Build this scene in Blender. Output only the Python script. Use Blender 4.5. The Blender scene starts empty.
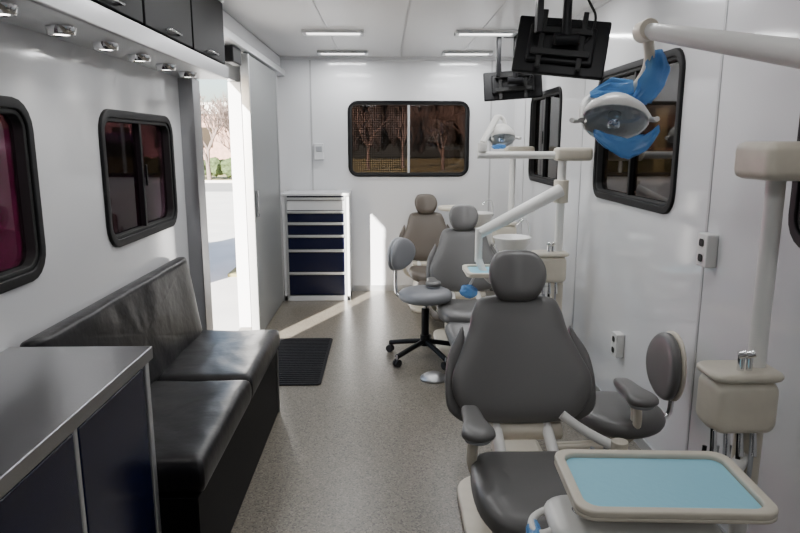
import bpy, bmesh, math, random
from mathutils import Matrix, Vector, noise
random.seed(7)
R=math.radians
S=bpy.context.scene

# ------------------------------------------------------------ materials
def mat(name,col,rough=.5,metal=0,bump=0,bscale=40,spec=.5,emit=None,estr=0,var=0,vscale=20,coat=0,alpha=None):
    m=bpy.data.materials.new(name); m.use_nodes=True
    nt=m.node_tree; b=nt.nodes['Principled BSDF']
    b.inputs['Base Color'].default_value=(*col,1)
    b.inputs['Roughness'].default_value=rough
    b.inputs['Metallic'].default_value=metal
    b.inputs['Specular IOR Level'].default_value=spec
    b.inputs['Coat Weight'].default_value=coat
    if emit: 
        b.inputs['Emission Color'].default_value=(*emit,1); b.inputs['Emission Strength'].default_value=estr
    tc=nt.nodes.new('ShaderNodeTexCoord')
    if bump:
        n=nt.nodes.new('ShaderNodeTexNoise'); n.inputs['Scale'].default_value=bscale; n.inputs['Detail'].default_value=4
        nt.links.new(tc.outputs['Object'],n.inputs['Vector'])
        bp=nt.nodes.new('ShaderNodeBump'); bp.inputs['Strength'].default_value=bump; bp.inputs['Distance'].default_value=.02
        nt.links.new(n.outputs['Fac'],bp.inputs['Height']); nt.links.new(bp.outputs['Normal'],b.inputs['Normal'])
    if var:
        n=nt.nodes.new('ShaderNodeTexNoise'); n.inputs['Scale'].default_value=vscale; n.inputs['Detail'].default_value=3
        nt.links.new(tc.outputs['Object'],n.inputs['Vector'])
        cr=nt.nodes.new('ShaderNodeValToRGB'); e=cr.color_ramp.elements
        e[0].position=.35; e[1].position=.65
        e[0].color=(*[c*(1-var) for c in col],1); e[1].color=(*[min(1,c*(1+var)) for c in col],1)
        nt.links.new(n.outputs['Fac'],cr.inputs['Fac']); nt.links.new(cr.outputs['Color'],b.inputs['Base Color'])
    return m

def floor_mat():
    m=mat('speckled_vinyl',(.2,.19,.175),.30)
    nt=m.node_tree; b=nt.nodes['Principled BSDF']; tc=nt.nodes.new('ShaderNodeTexCoord')
    v=nt.nodes.new('ShaderNodeTexVoronoi'); v.inputs['Scale'].default_value=165
    nt.links.new(tc.outputs['Object'],v.inputs['Vector'])
    sep=nt.nodes.new('ShaderNodeSeparateColor'); nt.links.new(v.outputs['Color'],sep.inputs[0])
    cr=nt.nodes.new('ShaderNodeValToRGB'); e=cr.color_ramp.elements
    cr.color_ramp.interpolation='CONSTANT'
    e[0].position=0; e[0].color=(.078,.068,.055,1); e[1].position=.15; e[1].color=(.155,.138,.11,1)
    for p,c in ((.5,(.182,.162,.13)),(.85,(.245,.218,.178)),(.96,(.11,.088,.062))):
        x=e.new(p); x.color=(*c,1)
    nt.links.new(sep.outputs[0],cr.inputs['Fac']); nt.links.new(cr.outputs['Color'],b.inputs['Base Color'])
    return m

def glass_mat(name,tint,gl=.12,dots=False):
    m=bpy.data.materials.new(name); m.use_nodes=True; nt=m.node_tree; nt.nodes.clear()
    o=nt.nodes.new('ShaderNodeOutputMaterial'); t=nt.nodes.new('ShaderNodeBsdfTransparent'); g=nt.nodes.new('ShaderNodeBsdfGlossy')
    t.inputs['Color'].default_value=(*tint,1); g.inputs['Roughness'].default_value=.03
    fr=nt.nodes.new('ShaderNodeLayerWeight'); fr.inputs['Blend'].default_value=.25
    mp=nt.nodes.new('ShaderNodeMapRange'); mp.inputs['To Min'].default_value=gl*.4; mp.inputs['To Max'].default_value=gl*4
    nt.links.new(fr.outputs['Fresnel'],mp.inputs['Value'])
    mx=nt.nodes.new('ShaderNodeMixShader'); nt.links.new(mp.outputs['Result'],mx.inputs['Fac'])
    nt.links.new(t.outputs[0],mx.inputs[1]); nt.links.new(g.outputs[0],mx.inputs[2]); nt.links.new(mx.outputs[0],o.inputs['Surface'])
    if dots:
        tc=nt.nodes.new('ShaderNodeTexCoord'); v=nt.nodes.new('ShaderNodeTexVoronoi'); v.inputs['Scale'].default_value=45; v.inputs['Randomness'].default_value=0
        nt.links.new(tc.outputs['Object'],v.inputs['Vector'])
        cr=nt.nodes.new('ShaderNodeValToRGB'); e=cr.color_ramp.elements
        e[0].position=.38; e[0].color=(*[c*1.3 for c in tint],1); e[1].position=.45; e[1].color=(*[c*.35 for c in tint],1)
        nt.links.new(v.outputs['Distance'],cr.inputs['Fac']); nt.links.new(cr.outputs['Color'],t.inputs['Color'])
    return m
def wrap_mat():
    m=mat('blue_plastic_wrap',(.15,.40,.78),.2,bump=.2,bscale=14)
    nt=m.node_tree; b=nt.nodes['Principled BSDF']; out=[n for n in nt.nodes if n.type=='OUTPUT_MATERIAL'][0]
    t=nt.nodes.new('ShaderNodeBsdfTransparent'); t.inputs['Color'].default_value=(.50,.74,.97,1)
    mx=nt.nodes.new('ShaderNodeMixShader'); mx.inputs['Fac'].default_value=.5
    nt.links.new(b.outputs[0],mx.inputs[1]); nt.links.new(t.outputs[0],mx.inputs[2]); nt.links.new(mx.outputs[0],out.inputs['Surface'])
    return m

M_wall=mat('glossy_white_panel',(.71,.715,.73),.09,bump=.02,bscale=2.5,spec=.6)
M_ceil=mat('ceiling_panel',(.72,.72,.725),.25)
M_floor=floor_mat()
M_steel=mat('brushed_steel',(.40,.40,.41),.30,1,bump=.02,bscale=120)
M_alu=mat('aluminium_trim',(.62,.63,.64),.38,.8)
M_doorp=mat('door_grey_panel',(.26,.27,.27),.38,.35)
M_chrome=mat('chrome',(.75,.75,.76),.12,1)
M_dull=mat('dull_steel',(.45,.45,.46),.4,1)
M_navy=mat('navy_laminate',(.004,.006,.03),.25,spec=.4)
M_black=mat('black_laminate',(.003,.003,.004),.5,spec=.08)
M_blackp=mat('black_plastic',(.004,.004,.005),.5,spec=.25)
M_leather=mat('black_vinyl_upholstery',(.005,.0045,.006),.32,bump=.28,bscale=6,spec=.25)
M_grey=mat('grey_vinyl_upholstery',(.125,.122,.119),.36,bump=.03,bscale=14)
M_brown=mat('taupe_vinyl_upholstery',(.10,.082,.066),.45,bump=.03,bscale=14)
M_seam=mat('seam_grey',(.45,.45,.46),.4)
M_cream=mat('cream_enamel',(.64,.59,.49),.35,var=.03)
M_white=mat('white_enamel',(.76,.75,.72),.3)
M_shell=mat('light_grey_shell',(.36,.37,.39),.4)
M_seatg=mat('pale_grey_vinyl',(.22,.225,.24),.4)
M_rubber=mat('rubber_black',(.01,.01,.01),.7)
M_mat=mat('ribbed_mat',(.012,.012,.013),.9,bump=.4,bscale=90,spec=.2)
M_paper=mat('cyan_tray_paper',(.29,.62,.76),.7,bump=.05,bscale=60)
M_blue=wrap_mat()
M_lens=glass_mat('clear_shield',(.78,.84,.9),.3)
M_gl=glass_mat('tinted_glass_left',(.12,.09,.11),.10)
M_gr=glass_mat('tinted_glass_right',(.12,.10,.095),.18)
M_gb=glass_mat('tinted_glass_back',(.20,.17,.16),.08)
M_gbd=glass_mat('perforated_blind_glass',(.24,.21,.20),.08,dots=True)
M_light=mat('light_diffuser',(.9,.9,.9),.5,emit=(1,.98,.95),estr=4.5)
M_puck=mat('puck_diffuser',(.9,.9,.9),.5,emit=(1,.97,.9),estr=12.0)
M_outlet=mat('outlet_white',(.7,.7,.68),.4)
M_screen=mat('screen_glass',(.01,.01,.012),.12)
M_conc=mat('concrete',(.68,.66,.62),.9,var=.06,vscale=1)
M_road=mat('asphalt',(.30,.30,.29),.9,var=.08,vscale=2)
M_grass=mat('dry_grass',(.30,.27,.12),.95,var=.25,vscale=1.5)
M_bark=mat('bark',(.20,.15,.13),.9,var=.2)
M_brush=mat('bare_brush',(.045,.036,.032),.95,bump=.8,bscale=6,var=.5,vscale=3)
M_brick=mat('brick',(.40,.25,.20),.9,var=.15,vscale=3)
M_maroon=mat('maroon_paint',(.36,.04,.18),.3)
M_hedge=mat('hedge',(.06,.09,.03),.9,bump=.8,bscale=8,var=.4,vscale=8)

# ------------------------------------------------------------ helpers
def group(name,loc=(0,0,0),rz=0):
    e=bpy.data.objects.new(name,None); e.location=loc; e.rotation_euler=(0,0,rz); e.empty_display_size=.1
    S.collection.objects.link(e); return e
def fin(name,bm,m,parent=None,smooth=False,bevel=0,seg=2,recalc=True):
    if recalc: bmesh.ops.recalc_face_normals(bm,faces=bm.faces)
    me=bpy.data.meshes.new(name); bm.to_mesh(me); bm.free()
    o=bpy.data.objects.new(name,me); S.collection.objects.link(o)
    me.materials.append(m)
    if smooth:
        for p in me.polygons: p.use_smooth=True
    if bevel:
        b=o.modifiers.new('bev','BEVEL'); b.width=bevel; b.segments=seg; b.limit_method='ANGLE'
        for p in me.polygons: p.use_smooth=True
        w=o.modifiers.new('wn','WEIGHTED_NORMAL')
    if parent: o.parent=parent
    return o
def addbox(bm,x0,x1,y0,y1,z0,z1,M=None):
    vs=[Vector((x,y,z)) for x in (x0,x1) for y in (y0,y1) for z in (z0,z1)]
    if M: vs=[M@v for v in vs]
    v=[bm.verts.new(p) for p in vs]
    for f in ((0,1,3,2),(4,6,7,5),(0,4,5,1),(2,3,7,6),(0,2,6,4),(1,5,7,3)): bm.faces.new([v[i] for i in f])
def box(name,parent,x0,x1,y0,y1,z0,z1,m,bevel=.004,M=None):
    bm=bmesh.new(); addbox(bm,x0,x1,y0,y1,z0,z1,M); return fin(name,bm,m,parent,bevel=bevel)
def boxes(name,parent,lst,m,bevel=.0):
    bm=bmesh.new()
    for b in lst: addbox(bm,*b)
    return fin(name,bm,m,parent,bevel=bevel)
def cyl(name,parent,p1,p2,r1,m,r2=None,n=24,bevel=0):
    r2=r1 if r2 is None else r2
    p1=Vector(p1);p2=Vector(p2);d=p2-p1;L=d.length
    q=Vector((0,0,1)).rotation_difference(d.normalized()).to_matrix().to_4x4()
    bm=bmesh.new(); bmesh.ops.create_cone(bm,cap_ends=True,segments=n,radius1=r1,radius2=r2,depth=L,matrix=Matrix.Translation((p1+p2)/2)@q)
    return fin(name,bm,m,parent,bevel=bevel or min(r1,r2)*.12)
def lathe(name,parent,prof,m,M=Matrix(),n=32):
    bm=bmesh.new(); rings=[]
    for r,z in prof:
        rings.append([bm.verts.new(M@Vector((max(r,1e-4)*math.cos(2*math.pi*i/n),max(r,1e-4)*math.sin(2*math.pi*i/n),z))) for i in range(n)])
    for a,b in zip(rings,rings[1:]):
        for i in range(n): bm.faces.new((a[i],a[(i+1)%n],b[(i+1)%n],b[i]))
    return fin(name,bm,m,parent,smooth=True)
def tube(name,parent,pts,r,m,smooth=True):
    cu=bpy.data.curves.new(name,'CURVE'); cu.dimensions='3D'; cu.bevel_depth=r; cu.bevel_resolution=4; cu.use_fill_caps=True
    sp=cu.splines.new('NURBS' if smooth and len(pts)>2 else 'POLY'); sp.points.add(len(pts)-1)
    for i,p in enumerate(pts): sp.points[i].co=(*p,1)
    if sp.type=='NURBS': sp.use_endpoint_u=True; sp.order_u=3
    cu.resolution_u=8; cu.materials.append(m)
    o=bpy.data.objects.new(name,cu); S.collection.objects.link(o)
    if parent: o.parent=parent
    return o
def csm(pts,k=5):
    out=[];n=len(pts)
    for i in range(n):
        p0,p1,p2,p3=[Vector(pts[(i+j)%n]) for j in (-1,0,1,2)]
        for s in range(k):
            t=s/k
            out.append(.5*((2*p1)+(p2-p0)*t+(2*p0-5*p1+4*p2-p3)*t*t+(3*p1-p0-3*p2+p3)*t**3))
    return out
def rrect(w,h,r,n=5,cx=0,cy=0):
    o=[]
    for sx,sy,a0 in ((1,1,0),(-1,1,90),(-1,-1,180),(1,-1,270)):
        for i in range(n+1):
            a=R(a0+90*i/n); o.append(Vector((cx+sx*(w/2-r)+r*math.cos(a),cy+sy*(h/2-r)+r*math.sin(a))))
    return o
def B(u,v,w):
    return Matrix(((u[0],v[0],w[0],0),(u[1],v[1],w[1],0),(u[2],v[2],w[2],0),(0,0,0,1)))
XY=B((1,0,0),(0,1,0),(0,0,1))           # horizontal, front up
XZ=B((1,0,0),(0,0,1),(0,-1,0))          # vertical, front -Y
YZ=B((0,1,0),(0,0,1),(1,0,0))           # vertical, front +X
YZr=B((0,1,0),(0,0,1),(-1,0,0))         # vertical, front -X
def T(x,y,z): return Matrix.Translation((x,y,z))
def pad(name,parent,outline,th,m,M,p=2.6,n=6,fn=None):
    c=sum((Vector(q) for q in outline),Vector((0,0)))/len(outline)
    bm=bmesh.new(); N=len(outline); rings=[]
    def P(u,v,w):
        if fn: u,v,w=fn(u,v,w)
        return bm.verts.new(M@Vector((u,v,w)))
    rs=[.15,.3,.45,.58,.7,.79,.86,.91,.945,.97,.988,.997]
    prof=[(r,(1-r**(2.2*p))**.5) for r in rs]
    seq=prof+[(1.0,0.0)]+[(r,-w) for r,w in reversed(prof)]
    top=P(c.x,c.y,th/2)
    for r,w in seq:
        rings.append([P(c.x+(q[0]-c.x)*r,c.y+(q[1]-c.y)*r,w*th/2) for q in outline])
    bot=P(c.x,c.y,-th/2)
    for i in range(N):
        bm.faces.new((top,rings[0][i],rings[0][(i+1)%N])); bm.faces.new((bot,rings[-1][(i+1)%N],rings[-1][i]))
    for a,b in zip(rings,rings[1:]):
        for i in range(N): bm.faces.new((a[i],b[i],b[(i+1)%N],a[(i+1)%N]))
    return fin(name,bm,m,parent,smooth=True)
def ring(name,parent,outer,inner,w0,w1,m,M,bevel=.004):
    bm=bmesh.new(); N=len(outer)
    V=[[bm.verts.new(M@Vector((q[0],q[1],w))) for q in o] for o,w in ((outer,w0),(outer,w1),(inner,w1),(inner,w0))]
    for k in range(4):
        a=V[k];b=V[(k+1)%4]
        for i in range(N): bm.faces.new((a[i],a[(i+1)%N],b[(i+1)%N],b[i]))
    return fin(name,bm,m,parent,bevel=bevel)
def prism(name,parent,outline,w0,w1,m,M,bevel=.003):
    bm=bmesh.new()
    a=[bm.verts.new(M@Vector((q[0],q[1],w0))) for q in outline]; b=[bm.verts.new(M@Vector((q[0],q[1],w1))) for q in outline]
    bm.faces.new(a); bm.faces.new(b); N=len(a)
    for i in range(N): bm.faces.new((a[i],a[(i+1)%N],b[(i+1)%N],b[i]))
    return fin(name,bm,m,parent,bevel=bevel)
def crumple(name,parent,c,s,amp=.15,m=None):
    bm=bmesh.new(); bmesh.ops.create_icosphere(bm,subdivisions=4,radius=1)
    for v in bm.verts:
        n=noise.noise(v.co*1.8+Vector(c)*5)+.35*noise.noise(v.co*4+Vector(c)*3)
        q=v.co*(1+amp*n*1.6); v.co=Vector((c[0]+q.x*s[0],c[1]+q.y*s[1],c[2]+q.z*s[2]))
    return fin(name,bm,m or M_blue,parent,smooth=True)
def sheet(name,parent,path,wdir,widths,fold=.008,m=None,n=14):
    """thin draped plastic sleeve: path points, half widths, closed flattened tube with folds"""
    bm=bmesh.new(); rings=[]; wd=Vector(wdir).normalized()
    pts=[]; K=8
    for i in range(len(path)-1):
        for k in range(K): 
            t=k/K; pts.append((Vector(path[i]).lerp(Vector(path[i+1]),t),widths[i]*(1-t)+widths[i+1]*t))
    pts.append((Vector(path[-1]),widths[-1]))
    for j,(p,wv) in enumerate(pts):
        tan=((pts[min(j+1,len(pts)-1)][0])-(pts[max(j-1,0)][0])).normalized(); nd=tan.cross(wd).normalized()
        r=[]
        for k in range(n*2):
            a=math.pi*k/n
            f=1+.30*noise.noise(Vector((math.cos(a)*1.5,math.sin(a)*1.5,j*.2)))+.12*noise.noise(Vector((math.cos(a)*6,math.sin(a)*6,j*.3)))
            r.append(bm.verts.new(p+wd*math.cos(a)*wv*f+nd*(math.sin(a)*wv*.4*f+fold*1.5*noise.noise(Vector((k*.8,j*.15,2))))))
        rings.append(r)
    N=n*2
    for a,b in zip(rings,rings[1:]):
        for i in range(N): bm.faces.new((a[i],a[(i+1)%N],b[(i+1)%N],b[i]))
    return fin(name,bm,m or M_blue,parent,smooth=True)

# ------------------------------------------------------------ room shell
XL,XR,YB,YF,H=-1.15,1.28,6.47,-2.0,2.32
TH=.05
def wall_y(name,x0,x1,ya,yb,ops,m):
    bm=bmesh.new(); y=ya
    for (a,b,z0,z1) in sorted(ops):
        addbox(bm,x0,x1,y,a,0,H)
        if z0>0: addbox(bm,x0,x1,a,b,0,z0)
        addbox(bm,x0,x1,a,b,z1,H); y=b
    addbox(bm,x0,x1,y,yb,0,H)
    return fin(name,bm,m)
i_=.03
LW=[(1.27,2.15,1.06,1.64),(2.65,3.54,1.06,1.64),(-.4,.50,1.06,1.64)]
RW=[(2.80,3.91,1.18,1.91),(4.72,5.70,1.18,1.91),(.85,1.98,1.18,1.91)]
DO=(3.86,5.15,0,1.97)
wall_y('wall_left',XL-TH,XL,YF,YB,[(a+i_,b-i_,c+i_,d-i_) for a,b,c,d in LW]+[DO],M_wall)
wall_y('wall_right',XR,XR+TH,YF,YB,[(a+i_,b-i_,c+i_,d-i_) for a,b,c,d in RW],M_wall)
BW=(-.365,.84,1.17,1.91)
bm=bmesh.new()
addbox(bm,XL-TH,BW[0]+i_,YB,YB+TH,0,H);addbox(bm,BW[1]-i_,XR+TH,YB,YB+TH,0,H)
addbox(bm,BW[0]+i_,BW[1]-i_,YB,YB+TH,0,BW[2]+i_);addbox(bm,BW[0]+i_,BW[1]-i_,YB,YB+TH,BW[3]-i_,H)
fin('wall_back',bm,M_wall)
boxes('wall_front',None,[(XL-TH,XR+TH,YF-TH,YF,0,H)],M_wall)
boxes('floor',None,[(XL-TH,XR+TH,YF-TH,YB+TH,-.12,0)],M_floor)
boxes('ceiling',None,[(XL-TH,XR+TH,YF-TH,YB+TH,H,H+.1)],M_ceil)
boxes('trim_1',None,[(XR-.003,XR,y-.008,y+.008,0,H) for y in (2.5,4.2,5.95)],M_seam)
boxes('trim_2',None,[(x-.008,x+.008,YB-.003,YB,0,H) for x in (-.72,1.05)],M_seam)
boxes('trim_3',None,[(x-.005,x+.005,YF,YB,H-.003,H) for x in (-.42,.15,.72)],M_seam)
boxes('trim_4',None,[(XR-.02,XR,YF,YB,H-.03,H),(XL,XR,YB-.02,YB,H-.03,H)],M_wall)
boxes('baseboard_right',None,[(XR-.008,XR,YF,YB,0,.06)],M_alu)
boxes('baseboard_back',None,[(-.33,XR-.01,YB-.008,YB,0,.06)],M_alu)

def window(n,M,w,h,glA,glB,bw=.036,split=0.0,lip=.014):
    g=group('window_%d'%n); 
    ring('outer_frame',g,rrect(w,h,.10),rrect(w-2*bw,h-2*bw,.065),-.045,lip,M_blackp,M,.006)
    ring('inner_frame',g,rrect(w-2*bw+.004,h-2*bw+.004,.066),rrect(w-2*bw-.03,h-2*bw-.03,.05),-.042,.006,M_rubber,M)
    iw=w-2*bw-.025; ih=h-2*bw-.025
    bm=bmesh.new(); addbox(bm,split-.012,split+.012,-ih/2,ih/2,-.03,.004,M)
    fin('mullion',bm,M_alu if n==6 else M_blackp,g,bevel=.003)
    bm=bmesh.new(); addbox(bm,-iw/2,split,-ih/2,ih/2,-.022,-.018,M); fin('pane_a',bm,glA,g)
    bm=bmesh.new(); addbox(bm,split,iw/2,-ih/2,ih/2,-.030,-.026,M); fin('pane_b',bm,glB,g)
    bm=bmesh.new(); addbox(bm,split+.02,split+.03,-.05,.05,.004,.014,M); fin('latch',bm,M_blackp,g,bevel=.002)
for k,(a,b,c,d) in enumerate(LW): window(k+1,T(XL,(a+b)/2,(c+d)/2)@YZ,b-a,d-c,M_gl,M_gl)
for k,(a,b,c,d) in enumerate(RW): window(k+4 if k<2 else 7,T(XR,(a+b)/2,(c+d)/2)@YZr,b-a,d-c,M_gr,M_gr)
window(6,T((BW[0]+BW[1])/2,YB,(BW[2]+BW[3])/2)@XZ,BW[1]-BW[0],BW[3]-BW[2],M_gbd,M_gb,bw=.026)

# entry opening trim, header and sliding door
boxes('trim_5',None,[(-1.205,-1.07,3.72,3.865,0.001,1.858)],M_steel,.004)
boxes('trim_6',None,[(-1.21,-1.11,5.14,5.22,0.001,1.965)],M_wall,.004)
g=group('door_1'); DS=4.78
box('slab',g,-1.02,-.98,DS+.02,6.02,.012,2.13,M_doorp)
box('edge_strip',g,-1.03,-.97,DS,DS+.03,.012,2.13,M_alu)
box('edge_strip_far',g,-1.03,-.97,6.0,6.02,.012,2.13,M_alu)
box('handle',g,-.98,-.955,DS+.08,DS+.11,.95,1.15,M_chrome,.006)
g=group('door_track')
box('rail',g,-1.06,-.96,3.88,6.46,2.14,2.19,M_alu)
box('header',g,-1.15,-1.0,3.88,6.46,2.19,2.315,M_wall)
box('closer',g,-1.06,-1.0,4.45,4.70,2.03,2.14,M_blackp,.01)

# ------------------------------------------------------------ left: overhead cabinet
g=group('overhead_cabinet')
y0,y1=-1.6,3.84
box('soffit',g,XL+.002,-.90,y0,y1,1.86,1.885,M_alu)
box('fascia',g,-.915,-.895,y0,y1,1.86,1.93,M_steel)
box('carcass',g,XL+.002,-.93,y0,y1,1.885,2.315,M_black)
y=y1-.01
k=0
while y>y0+.5:
    box('cabinet_door_%d'%k,g,-.93,-.905,y-.62,y-.008,1.94,2.27,M_black,.006)
    tube('pull_%d'%k,g,[(-.905,y-.38,1.965),(-.885,y-.38,1.965),(-.885,y-.24,1.965),(-.905,y-.24,1.965)],.005,M_chrome,False)
    y-=.63;k+=1
box('top_rail',g,-.93,-.90,y0,y1,2.275,2.315,M_alu)
for k in range(11):
    yy=3.47-.33*k
    lathe('puck_light_%d'%k,g,[(.001,1.838),(.026,1.838),(.028,1.842)],M_puck,T(-1.02,yy,0))
    lathe('puck_ring_%d'%k,g,[(.028,1.843),(.03,1.834),(.04,1.836),(.046,1.86)],M_chrome,T(-1.02,yy,0))
    if 0<=k<8:
        l=bpy.data.lights.new('puck_lamp','SPOT'); l.energy=1.8; l.spot_size=R(110); l.spot_blend=.8; l.shadow_soft_size=.025; l.color=(1,.96,.9)
        o=bpy.data.objects.new('puck_lamp_%d'%k,l); o.location=(-1.02,yy,1.83); S.collection.objects.link(o); o.parent=g

# ------------------------------------------------------------ counter cabinet
g=group('counter_cabinet')
cy0,cy1=-1.0,1.90
box('carcass',g,XL+.002,-.75,cy0,cy1-.015,.06,.835,M_navy)
box('toe_kick',g,XL+.002,-.80,cy0,cy1-.03,0,.06,M_blackp)
box('countertop',g,XL+.002,-.715,cy0,cy1,.85,.89,M_steel,.004)
box('corner_post',g,-.76,-.73,cy1-.03,cy1,.0,.85,M_alu)
yy=cy1-.035;k=0
while yy>cy0+.3:
    w=.44
    box('cabinet_door_%d'%k,g,-.75,-.73,yy-w+.012,yy-.012,.07,.835,M_navy,.005)
    box('stile_%d'%k,g,-.755,-.731,yy-w-.010,yy-w+.010,.06,.85,M_alu)
    yy-=w;k+=1

# ------------------------------------------------------------ bench
g=group('bench_seat'); b0,b1=1.91,3.45; L=b1-b0
box('base',g,XL+.003,-.61,b0,b1-.01,0,.37,M_black)
box('base_trim',g,-.615,-.602,b1-.025,b1-.01,0,.37,M_steel,.002)
def wrk(s):
    def f(u,v,w):
        if w>0: w+=s*(noise.noise(Vector((u*5,v*3,1.7)))+.5*noise.noise(Vector((u*14,v*9,3))))
        return u,v,w
    return f
def dense(w,h,r,cx,cy,step=.04):
    o=rrect(w,h,r,4,cx,cy); out=[]
    for i in range(len(o)):
        a=o[i];b=o[(i+1)%len(o)]; n=max(1,int((b-a).length/step))
        for k in range(n): out.append(a.lerp(b,k/n))
    return out
for k in range(2):
    pad('seat_cushion_%d'%k,g,dense(.555,L/2,.015,0,0),.12,M_leather,T(-.865,b0+L/4+k*L/2,.432)@XY,p=14,fn=wrk(.007))
pad('back_cushion',g,dense(L-.004,.44,.02,0,0),.09,M_leather,T(-1.075,b0+L/2,.68)@Matrix.Rotation(R(-9),4,'Y')@YZ,p=12,fn=wrk(.006))

# ------------------------------------------------------------ drawer cabinet at back
g=group('drawer_cabinet'); dx0,dx1,dy0,dy1,dh=-.972,-.34,6.05,6.46,1.04
boxes('frame',g,[(dx0,dx0+.045,dy0,dy1,0,dh-.02),(dx1-.045,dx1,dy0,dy1,0,dh-.02),(dx0,dx1,dy1-.02,dy1,0,dh-.02),(dx0,dx1,dy0,dy1,0,.05)],M_wall,.003)
box('top',g,dx0-.005,dx1+.005,dy0-.02,dy1,dh-.025,dh,M_wall,.004)
box('inner',g,dx0+.045,dx1-.045,dy0+.03,dy1-.02,.05,dh-.03,M_navy)
zs=[.06,.29,.51,.65,.77,.88,1.005]
for k,(a,b) in enumerate(zip(zs,zs[1:])):
    box('drawer_front_%d'%k,g,dx0+.05,dx1-.05,dy0-.005,dy0+.03,a,b-.035,M_wall if k==5 else M_navy,.004)
    box('drawer_pull_%d'%k,g,dx0+.047,dx1-.047,dy0-.02,dy0+.01,b-.03,b-.006,M_alu,.004)
box('post_right',g,dx1-.05,dx1-.028,dy0-.008,dy0,0,dh-.03,M_alu,.002)
box('post_left',g,dx0+.028,dx0+.05,dy0-.008,dy0,0,dh-.03,M_alu,.002)

# floor mat
g=group('floor_mat'); prism('mat_body',g,rrect(.60,.98,.03,4,-.71,4.32),0,.010,M_mat,XY,.003)
boxes('ribs',g,[(-.99,-.43,3.86+.035*i,3.875+.035*i,.009,.014) for i in range(27)],M_mat)

# ------------------------------------------------------------ dental chair
def dental_chair(loc,M_up,rz=0,armL=-.27,armR=.33,tilt=24,scale=1,ayL=-.22,ayR=-.05):
    g=group('dental_chair',loc,rz); g.scale=(scale,)*3
    prism('floor_plate',g,rrect(.46,.80,.14,6,0,-.12),0,.035,M_cream,XY,.01)
    pad('pedestal',g,rrect(.30,.42,.10,5),.24,M_cream,T(0,-.08,.14)@XY,p=4)
    box('lift_arm',g,-.10,.10,-.40,.10,.23,.30,M_cream,.03)
    box('seat_frame',g,-.19,.19,-.68,-.10,.28,.33,M_cream,.02)
    cyl('back_hinge',g,(-.16,-.02,.38),(.16,-.02,.38),.035,M_cream)
    for s in (-1,1): tube('hinge_strut_%d'%s,g,[(s*.10,-.02,.40),(s*.10,-.12,.36),(s*.10,-.22,.31)],.022,M_white)
    seat=csm([(-.22,-.27),(-.25,-.42),(-.235,-.60),(-.15,-.70),(.15,-.70),(.235,-.60),(.25,-.42),(.22,-.27),(.12,-.22),(-.12,-.22)])
    def dip(u,v,w): return u,v,w+ (.025*(abs(u)/.25)**2 if w>0 else 0)
    pad('seat_cushion',g,seat,.10,M_up,T(0,0,.365)@XY,p=3.2,fn=dip)
    leg=csm([(-.19,.0),(-.19,-.25),(-.16,-.50),(-.08,-.56),(.08,-.56),(.16,-.50),(.19,-.25),(.19,0)])
    pad('leg_rest',g,leg,.09,M_up,T(0,-.66,.34)@Matrix.Rotation(R(24),4,'X')@XY,p=3.2)
    Mb=T(0,-.02,.42)@Matrix.Rotation(R(-tilt),4,'X')@XZ
    bk=csm([(-.15,.0),(-.215,.02),(-.265,.09),(-.275,.17),(-.24,.26),(-.20,.36),(-.18,.44),(-.14,.495),(0,.51),
            (.14,.495),(.18,.44),(.20,.36),(.24,.26),(.275,.17),(.265,.09),(.215,.02),(.15,0),(0,-.01)])
    def wing(u,v,w): return u,v,w+.05*(abs(u)/.27)**2
    pad('backrest',g,bk,.085,M_up,Mb,p=3.5,fn=wing)
    sd=csm([(.20,.0),(.285,.04),(.30,.14),(.285,.26),(.245,.34),(.22,.38),(.21,.30),(.20,.15)],4)
    for s in (-1,1):
        pad('side_wing_%d'%s,g,[(q[0]*s,q[1]) for q in sd],.05,M_up,Mb@T(0,0,-.045),p=3,fn=wing)
    sh=[(q[0]*.86,q[1]*.93+.02) for q in bk]
    pad('back_shell',g,sh,.05,M_shell,Mb@T(0,0,-.045),p=3,fn=wing)
    box('headrest_bar',g,-.035,.035,.46,.60,-.035,-.015,M_chrome,.004,M=Mb)
    hr=csm([(-.075,.0),(-.112,.06),(-.112,.13),(-.075,.19),(0,.205),(.075,.19),(.112,.13),(.112,.06),(.075,0),(0,-.012)])
    pad('headrest',g,hr,.085,M_up,Mb@T(0,.485,.035),p=2.6,fn=lambda u,v,w:(u,v,w+.04*(u/.11)**2))
    for s,x,ay in ((-1,armL,ayL),(1,armR,ayR)):
        arm=csm([(-.030,.12),(-.040,-.02),(-.056,-.13),(0,-.17),(.056,-.13),(.040,-.02),(.030,.12),(0,.14)])
        Ma=T(x,ay,.535)@Matrix.Rotation(R(-4),4,'X')@XY
        pad('armrest_%d'%s,g,arm,.045,M_up,Ma,p=3)
        pad('arm_shell_%d'%s,g,[(q[0]*.8,q[1]*.9) for q in arm],.03,M_shell,Ma@T(0,0,-.022),p=3)
        pts=[(x,ay-.04,.52),(x+s*.012,ay-.05,.45),(x+s*.008,ay-.02,.36),(x-s*.06,ay,.30),(s*.14,ay,.295)]
        for j,o in enumerate((-.013,.013)):
            tube('arm_support_%d_%d'%(s,j),g,[(p[0],p[1]+o,p[2]) for p in pts],.017,M_cream)
    return g
dental_chair((.535,2.38,0),M_grey,armL=-.225,armR=.44,ayL=-.27,ayR=.0)
dental_chair((.60,4.72,0),M_grey,scale=.97)
dental_chair((.41,6.05,0),M_brown,scale=.95,rz=R(6))

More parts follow.
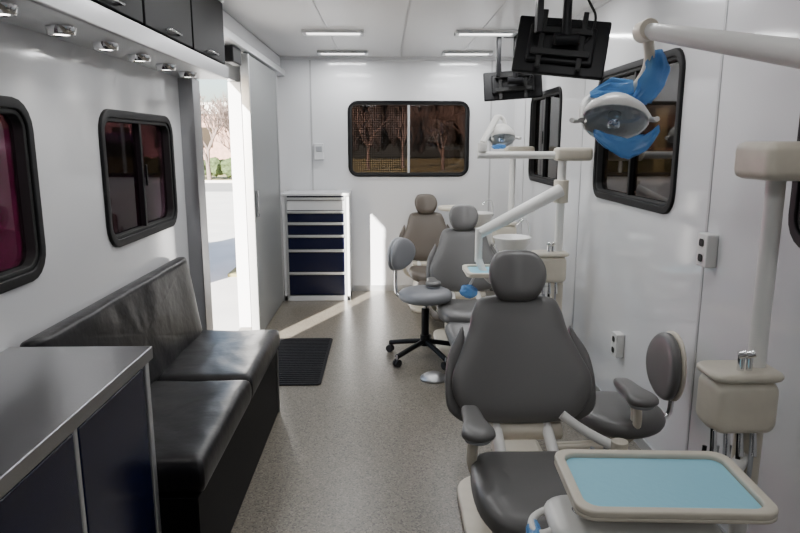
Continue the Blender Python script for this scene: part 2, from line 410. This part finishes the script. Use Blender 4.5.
# ------------------------------------------------------------ stools
def stool(loc,rz,seat_z,back_z,M_up,basemat,arm=False,br=.15,bh=.115,lr=.28):
    g=group('rolling_stool',loc,rz)
    for k in range(5):
        a=R(72*k+20); c,s=math.cos(a),math.sin(a)
        tube('leg_%d'%k,g,[(0,0,.12),(.08*c,.08*s,.115),(lr*c,lr*s,.07)],.018,basemat)
        cyl('caster_stem_%d'%k,g,(lr*c,lr*s,.085),(lr*c,lr*s,.045),.008,M_chrome)
        for j in (-1,1):
            px,py=lr*c-s*.013*j,lr*s+c*.013*j
            cyl('caster_%d_%d'%(k,j),g,(px-s*.008*j,py+c*.008*j,.027),(px+s*.008*j,py-c*.008*j,.027),.027,M_rubber)
    cyl('hub',g,(0,0,.09),(0,0,.17),.035,basemat)
    cyl('gas_sleeve',g,(0,0,.16),(0,0,seat_z-.14),.027,M_blackp)
    cyl('gas_rod',g,(0,0,seat_z-.16),(0,0,seat_z-.07),.014,M_chrome)
    box('seat_plate',g,-.1,.1,-.1,.1,seat_z-.09,seat_z-.07,M_blackp)
    seat=csm([(.19*math.cos(R(t)),.19*math.sin(R(t))) for t in range(0,360,30)],3)
    pad('seat',g,seat,.09,M_up,T(0,0,seat_z-.045)@XY,p=3)
    tube('lever',g,[(.05,0,seat_z-.09),(.2,-.05,seat_z-.1)],.006,M_chrome)
    tube('back_bar',g,[(0,.08,seat_z-.09),(0,.22,seat_z-.09),(0,.245,seat_z-.02),(0,.235,back_z)],.012,M_chrome)
    bk=csm([(br*math.cos(R(t)),bh*math.sin(R(t))) for t in range(0,360,30)],3)
    bend=lambda u,v,w:(u,v,w+.9*u*u)
    pad('backrest',g,bk,.055,M_up,T(0,.20,back_z)@XZ,p=3,fn=bend)
    pad('backrest_shell',g,[(q[0]*1.03,q[1]*1.03) for q in bk],.03,M_cream if not arm else M_shell,T(0,.228,back_z)@XZ,p=3,fn=bend)
    return g
stool((.28,4.36,0),R(60),.50,.73,M_seatg,M_blackp,arm=True,br=.17)
stool((.97,2.50,0),R(-84),.43,.585,M_grey,M_blackp,br=.12,bh=.145,lr=.23)

# ------------------------------------------------------------ delivery unit (pole, junction box, cuspidor)
def unit(loc,bar=True,tray_arm=None,cusp=True):
    g=group('dental_delivery_post',loc)
    prism('foot',g,rrect(.26,.30,.05),0,.05,M_cream,XY,.01)
    cyl('post',g,(0,0,.05),(0,0,1.44),.026,M_white)
    cyl('post_collar',g,(0,0,.40),(0,0,.64),.04,M_cream)
    bx=-.055
    pad('junction_box',g,rrect(.20,.17,.035),.14,M_cream,T(bx,-.01,.73)@XZ,p=6)
    pad('box_lid',g,rrect(.22,.15,.04),.03,M_cream,T(bx,-.01,.825)@XY,p=5)
    for k,x in enumerate((-.07,-.045)):
        cyl('valve_%d'%k,g,(x,-.04,.835),(x,-.04,.89),.010,M_chrome)
        cyl('valve_cap_%d'%k,g,(x-.010,-.04,.885),(x+.010,-.05,.895),.011,M_chrome)
    for k in range(4):
        x=-.14+.04*k
        tube('hose_%d'%k,g,[(x,-.05,.66),(x-.01,-.09,.50),(x-.03,-.04,.36),(x+.02,.04,.40),(x+.04,.06,.55)],.007,M_shell if k%2 else M_blackp)
        cyl('handpiece_%d'%k,g,(x,-.07,.58),(x,-.06,.66),.009,M_chrome,.006)
    if tray_arm: 
        tube('tray_support_arm',g,[Vector(q)-Vector(loc) for q in tray_arm],.022,M_white)
    if cusp:
        lathe('cuspidor_bowl',g,[(.001,.74),(.05,.74),(.10,.80),(.125,.87),(.13,.875),(.12,.88),(.09,.82),(.001,.79)],M_white,T(-.22,.36,0))
        pad('cuspidor_body',g,rrect(.20,.24,.06),.20,M_white,T(-.17,.38,.66)@XY,p=4)
        tube('water_spout',g,[(-.09,.40,.84),(-.09,.40,.98),(-.15,.38,1.0),(-.19,.37,.95)],.008,M_chrome)
        cyl('cuspidor_arm',g,(-.12,.32,.62),(0,0,.62),.03,M_white)
    if bar=='short':
        box('bracket',g,-.07,.175,-.05,.05,1.395,1.475,M_cream,.02)
    elif bar:
        cyl('cross_bar',g,(-.52,0,1.43),(.0,0,1.43),.022,M_white)
        box('bracket',g,-.05,.175,-.05,.05,1.395,1.475,M_cream,.02)
        cyl('balanced_arm',g,(-.01,-.03,1.22),(-.52,-.14,.97),.040,M_white,.032)
        cyl('arm_collar',g,(0,0,1.14),(0,0,1.28),.045,M_cream)
        cyl('drop_post',g,(-.52,-.14,1.0),(-.52,-.14,.80),.022,M_white)
    else:
        box('bracket',g,-.11,.14,-.14,.05,1.40,1.505,M_cream,.025)
        box('bracket_arm',g,.03,.10,-.30,-.10,1.40,1.47,M_cream,.02)
        cyl('rear_column',g,(.075,-.28,0.0),(.075,-.28,1.60),.03,M_white)
        cyl('assist_arm',g,(-.02,0,.45),(-.28,.30,.40),.022,M_cream)
        cyl('assist_joint',g,(-.28,.30,.36),(-.28,.30,.45),.030,M_cream)
        tube('assist_link',g,[(-.28,.30,.42),(-.34,.36,.43),(-.42,.40,.47),(-.46,.42,.50)],.018,M_white)
        for k in range(2):
            tube('assist_hose_%d'%k,g,[(-.36+.05*k,.35,.40),(-.40+.05*k,.36,.24),(-.3,.3,.10),(-.05,.1,.2)],.009,M_shell)
    return g
unit((1.12,1.82,0),False,[(.675,1.44,.57),(.92,1.60,.55),(1.12,1.82,.55)],False)
unit((1.08,3.92,0),True,[(.68,3.72,.68),(.60,3.74,.68),(.56,3.78,.82)])
unit((1.08,5.45,0),'short')

def tray(loc,rz,console=True,name='instrument_tray'):
    g=group(name,loc,rz)
    out=rrect(.455,.30,.045,6); inn=rrect(.405,.25,.035,6)
    prism('tray_base',g,out,-.012,-.002,M_cream,XY,.003)
    ring('tray_rim',g,out,inn,-.004,.014,M_cream,XY,.005)
    prism('tray_paper',g,rrect(.40,.245,.03,6),-.002,.002,M_paper,XY,.001)
    box('holder',g,-.12,.12,-.09,.09,-.035,-.012,M_white,.01)
    cyl('pivot',g,(0,0,-.085),(0,0,-.03),.025,M_chrome)
    if console:
        pad('console',g,rrect(.40,.18,.05),.055,M_white,T(-.07,-.03,-.085)@XY,p=4)
        tube('handle',g,[(-.26,-.06,-.09),(-.31,-.10,-.09),(-.31,-.0,-.09),(-.25,.03,-.09)],.009,M_white)
        sheet('handle_wrap',g,[(-.315,-.12,-.09),(-.31,-.07,-.09),(-.305,-.03,-.09)],(1,0,.3),[.012,.018,.012],.004)
        for k in range(4):
            x=-.2+.08*k
            cyl('handpiece_%d'%k,g,(x,-.12,-.09),(x,-.02,-.06),.008,M_chrome,.011)
    return g
tray((.662,1.42,.684),R(-3))
t2=tray((.70,3.74,.75),0,console=False)
crumple('blue_wrap',t2,(-.21,-.06,-.11),(.05,.05,.04))
tube('wrap_hook',t2,[(-.21,-.06,-.09),(-.18,-.05,-.03),(-.16,-.04,-.01)],.008,M_white)
t3=group('cuspidor_stand',(.62,5.55,0)); lathe('stand_top',t3,[(.001,.93),(.15,.93),(.16,.94),(.16,.96),(.14,.96),(.13,.95),(.001,.95)],M_cream); cyl('stand_post',t3,(0,0,.03),(0,0,.93),.025,M_white); lathe('stand_foot',t3,[(.001,.03),(.10,.03),(.13,.0),(.001,0)],M_cream)

# ------------------------------------------------------------ dental lights
def lamp_head(g,c,pitch,yaw,r=.105):
    M=T(*c)@Matrix.Rotation(yaw,4,'Z')@Matrix.Rotation(pitch,4,'X')
    lathe('reflector_housing',g,[(.001,.09),(r*.5,.08),(r*.9,.04),(r,0),(r*.93,-.004),(r*.8,.02),(r*.4,.045),(.001,.05)],M_white,M)
    lathe('shield',g,[(.001,-.055),(r*.4,-.05),(r*.75,-.035),(r*.95,-.012),(r*.99,.0)],M_lens,M)
    lathe('bulb_cap',g,[(.001,-.025),(.02,-.02),(.022,.03),(.001,.04)],M_chrome,M)
    for s in (-1,1):
        tube('grip_%d'%s,g,[M@Vector((s*r*.9,0,.01)),M@Vector((s*(r+.02),0,0)),M@Vector((s*(r+.025),-.03,-.01))],.009,M_white)
    return M
g=group('dental_light')
A=Vector((1.195,1.54,1.675)); E=Vector((.86,2.2,1.865))
cyl('boom_arm',g,A,E,.042,M_white,.026,bevel=.008)
cyl('boom_base',g,(1.195,1.54,1.60),(1.195,1.54,1.74),.04,M_cream)
cyl('knuckle',g,(.865,2.17,1.865),(.865,2.24,1.865),.035,M_cream)
tube('drop_arm',g,[(.87,2.21,1.86),(.90,2.24,1.80),(.90,2.26,1.74),(.87,2.29,1.68),(.83,2.33,1.64)],.018,M_cream)
lamp_head(g,(.80,2.27,1.575),R(-28),R(-24),.115)
tube('yoke',g,[(.685,2.27,1.58),(.695,2.33,1.65),(.80,2.36,1.68),(.90,2.31,1.65),(.915,2.25,1.58)],.012,M_white)
sheet('wrap_upper',g,[(.92,2.24,1.81),(.925,2.24,1.75),(.91,2.25,1.69),(.88,2.25,1.64),(.84,2.25,1.66)],(1,.2,.1),[.022,.045,.05,.042,.02])
sheet('wrap_handle',g,[(.70,2.17,1.535),(.75,2.16,1.50),(.81,2.15,1.48),(.87,2.15,1.50),(.915,2.16,1.55)],(0,.5,1),[.014,.03,.036,.03,.014])
sheet('wrap_side',g,[(.73,2.33,1.67),(.79,2.29,1.69),(.86,2.27,1.69)],(0,.4,1),[.012,.034,.025])
g=group('dental_light',(0.02,3.92,0))
cyl('riser',g,(.57,0,1.45),(.57,0,1.50),.028,M_white)
cyl('boom_arm',g,(.57,0,1.50),(.68,.16,1.66),.020,M_white)
tube('drop_arm',g,[(.68,.16,1.66),(.71,.18,1.67),(.74,.18,1.62),(.73,.16,1.57)],.013,M_white)
lamp_head(g,(.71,.14,1.53),R(-20),0,.085)
crumple('wrap',g,(.68,.06,1.48),(.045,.02,.015))

# ------------------------------------------------------------ ceiling monitors
def monitor(loc,yaw,roll,pitch=-14,w=.47,h=.31):
    g=group('ceiling_monitor',loc)
    M=Matrix.Rotation(yaw,4,'Z')@Matrix.Rotation(R(pitch),4,'X')@Matrix.Rotation(roll,4,'Y')
    box('panel',g,-w/2,w/2,0,.035,-h/2,h/2,M_blackp,.01,M=M)
    box('back_bulge',g,-w*.36,w*.36,-.03,.002,-h*.33,h*.33,M_blackp,.012,M=M)
    box('screen',g,-w/2+.02,w/2-.02,.034,.038,-h/2+.025,h/2-.02,M_screen,.001,M=M)
    boxes_=[(-.11,-.085,-.05,-.03,-.13,.16),(.085,.11,-.05,-.03,-.13,.16),(-.14,.14,-.065,-.045,.04,.07),(-.14,.14,-.065,-.045,-.07,-.04)]
    bm=bmesh.new()
    for b in boxes_: addbox(bm,*b,M)
    fin('vesa_bracket',bm,M_rubber,g,bevel=.003)
    top=H-loc[2]
    cyl('ceiling_pole',g,(0,-.09,.0),(0,-.09,top),.022,M_blackp)
    cyl('tilt_pivot',g,(-.06,-.09,.02),(.06,-.09,.02),.028,M_blackp)
    box('ceiling_plate',g,-.09,.09,-.16,-.02,top-.015,top,M_blackp,.004)
    box('side_hook',g,-.15,-.12,-.12,-.06,.05,top-.0,M_blackp,.004)
    tube('cable',g,[(.1,-.05,0),(.16,-.1,.1),(.08,-.12,.2),(.03,-.1,top)],.006,M_rubber)
monitor((.88,3.32,1.975),R(-14),R(7),w=.45,h=.29)
monitor((1.02,5.25,1.96),R(-10),R(-4),w=.46,h=.23)

# ------------------------------------------------------------ small wall items
def outlet(y,z,rot=0):
    g=group('wall_outlet')
    box('box_body',g,XR-.045,XR,y-.04,y+.04,z-.065,z+.065,M_outlet,.006)
    for k,dz in enumerate((-.03,.03)): 
        prism('socket_%d'%k,g,rrect(.035,.03,.01),0,.002,M_rubber,T(XR-.047,y,z+dz)@YZr,.0005)
outlet(2.44,1.09); outlet(3.30,.43); outlet(5.0,.45)
g=group('thermostat'); box('body',g,-.70,-.60,YB-.03,YB,1.34,1.50,M_wall,.006); box('face',g,-.68,-.62,YB-.034,YB-.03,1.42,1.47,M_shell,.002)
g=group('foot_pedal'); lathe('disc',g,[(.001,.045),(.03,.044),(.055,.035),(.085,.015),(.09,.0),(.001,.0)],M_dull,T(.31,3.93,0))
tube('cord',g,[(.39,3.93,.01),(.55,4.0,.01),(.8,3.98,.01),(.9,3.95,.02)],.006,M_shell)

# ------------------------------------------------------------ ceiling lights
for yy in (6.12,5.03,3.7,2.5,1.3,.1,-1.1):
    for xx in (-.38,.76):
        g=group('ceiling_light')
        ring('bezel',g,rrect(.46,.17,.02,3),rrect(.40,.12,.015,3),H-.022,H,M_alu,T(xx,yy,0),.002)
        prism('diffuser',g,rrect(.40,.12,.015,3),H-.012,H-.002,M_light,T(xx,yy,0),0)
        L_=bpy.data.lights.new('panel_lamp','AREA'); L_.shape='RECTANGLE'; L_.size=.38; L_.size_y=.10
        L_.energy={6.12:7.5,5.03:8.5,3.7:7.5,2.5:4.5,1.3:2,.1:2,-1.1:2.5}[yy]; L_.color=(.98,.99,1)
        o=bpy.data.objects.new('panel_lamp',L_); o.location=(xx,yy,H-.025); S.collection.objects.link(o); o.parent=g

# ------------------------------------------------------------ outside
GZ=-1.0
boxes('parking_lot_ground',None,[(-60,60,-40,34,GZ-.2,GZ)],M_conc)
boxes('street_pavement',None,[(-60,60,34,42,GZ-.2,GZ+.0)],M_road)
boxes('curb',None,[(-60,60,41.8,42,GZ,GZ+.15)],M_conc)
boxes('lawn_grass',None,[(-60,60,42,120,GZ-.2,GZ+.08)],M_grass)
boxes('lawn_strip',None,[(-3,12,12,33.5,GZ,GZ+.06)],M_grass)
g=group('brick_building'); boxes('facade',g,[(-60,-13,80,90,GZ+.08,6)],M_brick); boxes('roof_band',g,[(-60,-13,79.7,80,5,6.3)],M_conc)
boxes('bldg_windows',g,[(-58+5*i,-56+5*i,79.9,80,1,3.4) for i in range(9)],M_screen)
g=group('neighbour_building'); boxes('facade',g,[(7,14,-10,11,GZ,5)],M_brick); boxes('band',g,[(6.9,7,-10,11,.4,.9)],M_conc)
boxes('windows',g,[(6.93,7,-9+3*i,-7.6+3*i,1.2,2.6) for i in range(7)],M_screen)
g=group('hedge_row')
for i in range(12): crumple('shrub_%d'%i,g,(-20+1.2*i,44.5+.2*(i%2),GZ+.9),(.8,.7,.6),.3,M_hedge)
g=group('tree_line')
for i in range(40): crumple('thicket_%d'%i,g,(-10+.95*i+random.uniform(-.3,.3),100+1.5*(i%3),GZ+5.6+random.uniform(0,.6)),(1.2,1.2,random.uniform(3.4,4.2)),.25,M_brush)
g=group('parked_van')
pad('body',g,dense(4.6,1.5,.25,0,0,.3),1.9,M_maroon,T(-5.4,10.6,GZ+1.25)@YZ,p=8)
pad('cabin',g,dense(3.9,1.0,.3,0,0,.3),1.7,M_maroon,T(-5.4,10.8,GZ+2.2)@YZ,p=7)
box('glass_band',g,-4.56,-4.53,9.3,12.2,GZ+1.95,GZ+2.5,M_screen)
box('stripe',g,-4.45,-4.43,8.6,12.6,GZ+.75,GZ+1.1,M_conc)
for y in (9.1,12.1):
    for x in (-6.2,-4.55): cyl('wheel_%s_%s'%(x,y),g,(x-.1,y,GZ+.35),(x+.1,y,GZ+.35),.35,M_rubber)
def tree(loc,h,lev0=5):
    g=group('bare_tree',loc)
    cu=bpy.data.curves.new('branches','CURVE'); cu.dimensions='3D'; cu.bevel_depth=1; cu.bevel_resolution=1
    def br(p,d,L,r,lev):
        q=p+d*L
        sp=cu.splines.new('POLY'); sp.points.add(2)
        mid=(p+q)/2+Vector([random.uniform(-.06,.06)*L for _ in range(3)])
        for i,(c,rr) in enumerate(((p,r),(mid,r*.85),(q,r*.65))): sp.points[i].co=(*c,1); sp.points[i].radius=rr
        if lev>0:
            for k in range(4 if lev>1 else 3):
                nd=(d+Vector((random.uniform(-.8,.8),random.uniform(-.8,.8),random.uniform(-.1,.6)))).normalized()
                br(q if k<3 else mid,nd,L*random.uniform(.62,.8),r*.6,lev-1)
    br(Vector((0,0,0)),Vector((0,0,1)),h*.3,h*.025,lev0)
    cu.materials.append(M_bark); o=bpy.data.objects.new('branches',cu); S.collection.objects.link(o); o.parent=g
tree((-10.0,43.4,GZ+.08),6.5); tree((-11.6,43.0,GZ+.08),6.5); tree((-15,46.5,GZ+.08),6)
for x,y,h in ((-1.5,60,7),(1.8,64,8),(5.2,58,7),(8.6,66,8)): tree((x,y,GZ+.08),h,4)

# ------------------------------------------------------------ world, sun, camera
w=bpy.data.worlds.new('World'); S.world=w; w.use_nodes=True; nt=w.node_tree
sk=nt.nodes.new('ShaderNodeTexSky'); sk.sky_type='NISHITA'; sk.sun_disc=False; sk.sun_elevation=R(26); sk.sun_rotation=R(200); sk.dust_density=2
nt.links.new(sk.outputs[0],nt.nodes['Background'].inputs[0]); nt.nodes['Background'].inputs[1].default_value=.5
sl=bpy.data.lights.new('sun_lamp','SUN'); sl.energy=38; sl.angle=R(.8); sl.color=(1,.96,.90)
so=bpy.data.objects.new('sun_lamp',sl); S.collection.objects.link(so)
d=Vector((.415,.91,-.46)).normalized(); so.rotation_euler=d.to_track_quat('-Z','Y').to_euler(); so.location=(-8,-10,12)

cam=bpy.data.cameras.new('camera'); co=bpy.data.objects.new('camera',cam); S.collection.objects.link(co)
cam.sensor_width=36; cam.lens=28.8; cam.clip_start=.05; cam.clip_end=500
co.location=(0,0,1.5); co.rotation_euler=(R(90-10.9),0,R(-1.34)); S.camera=co
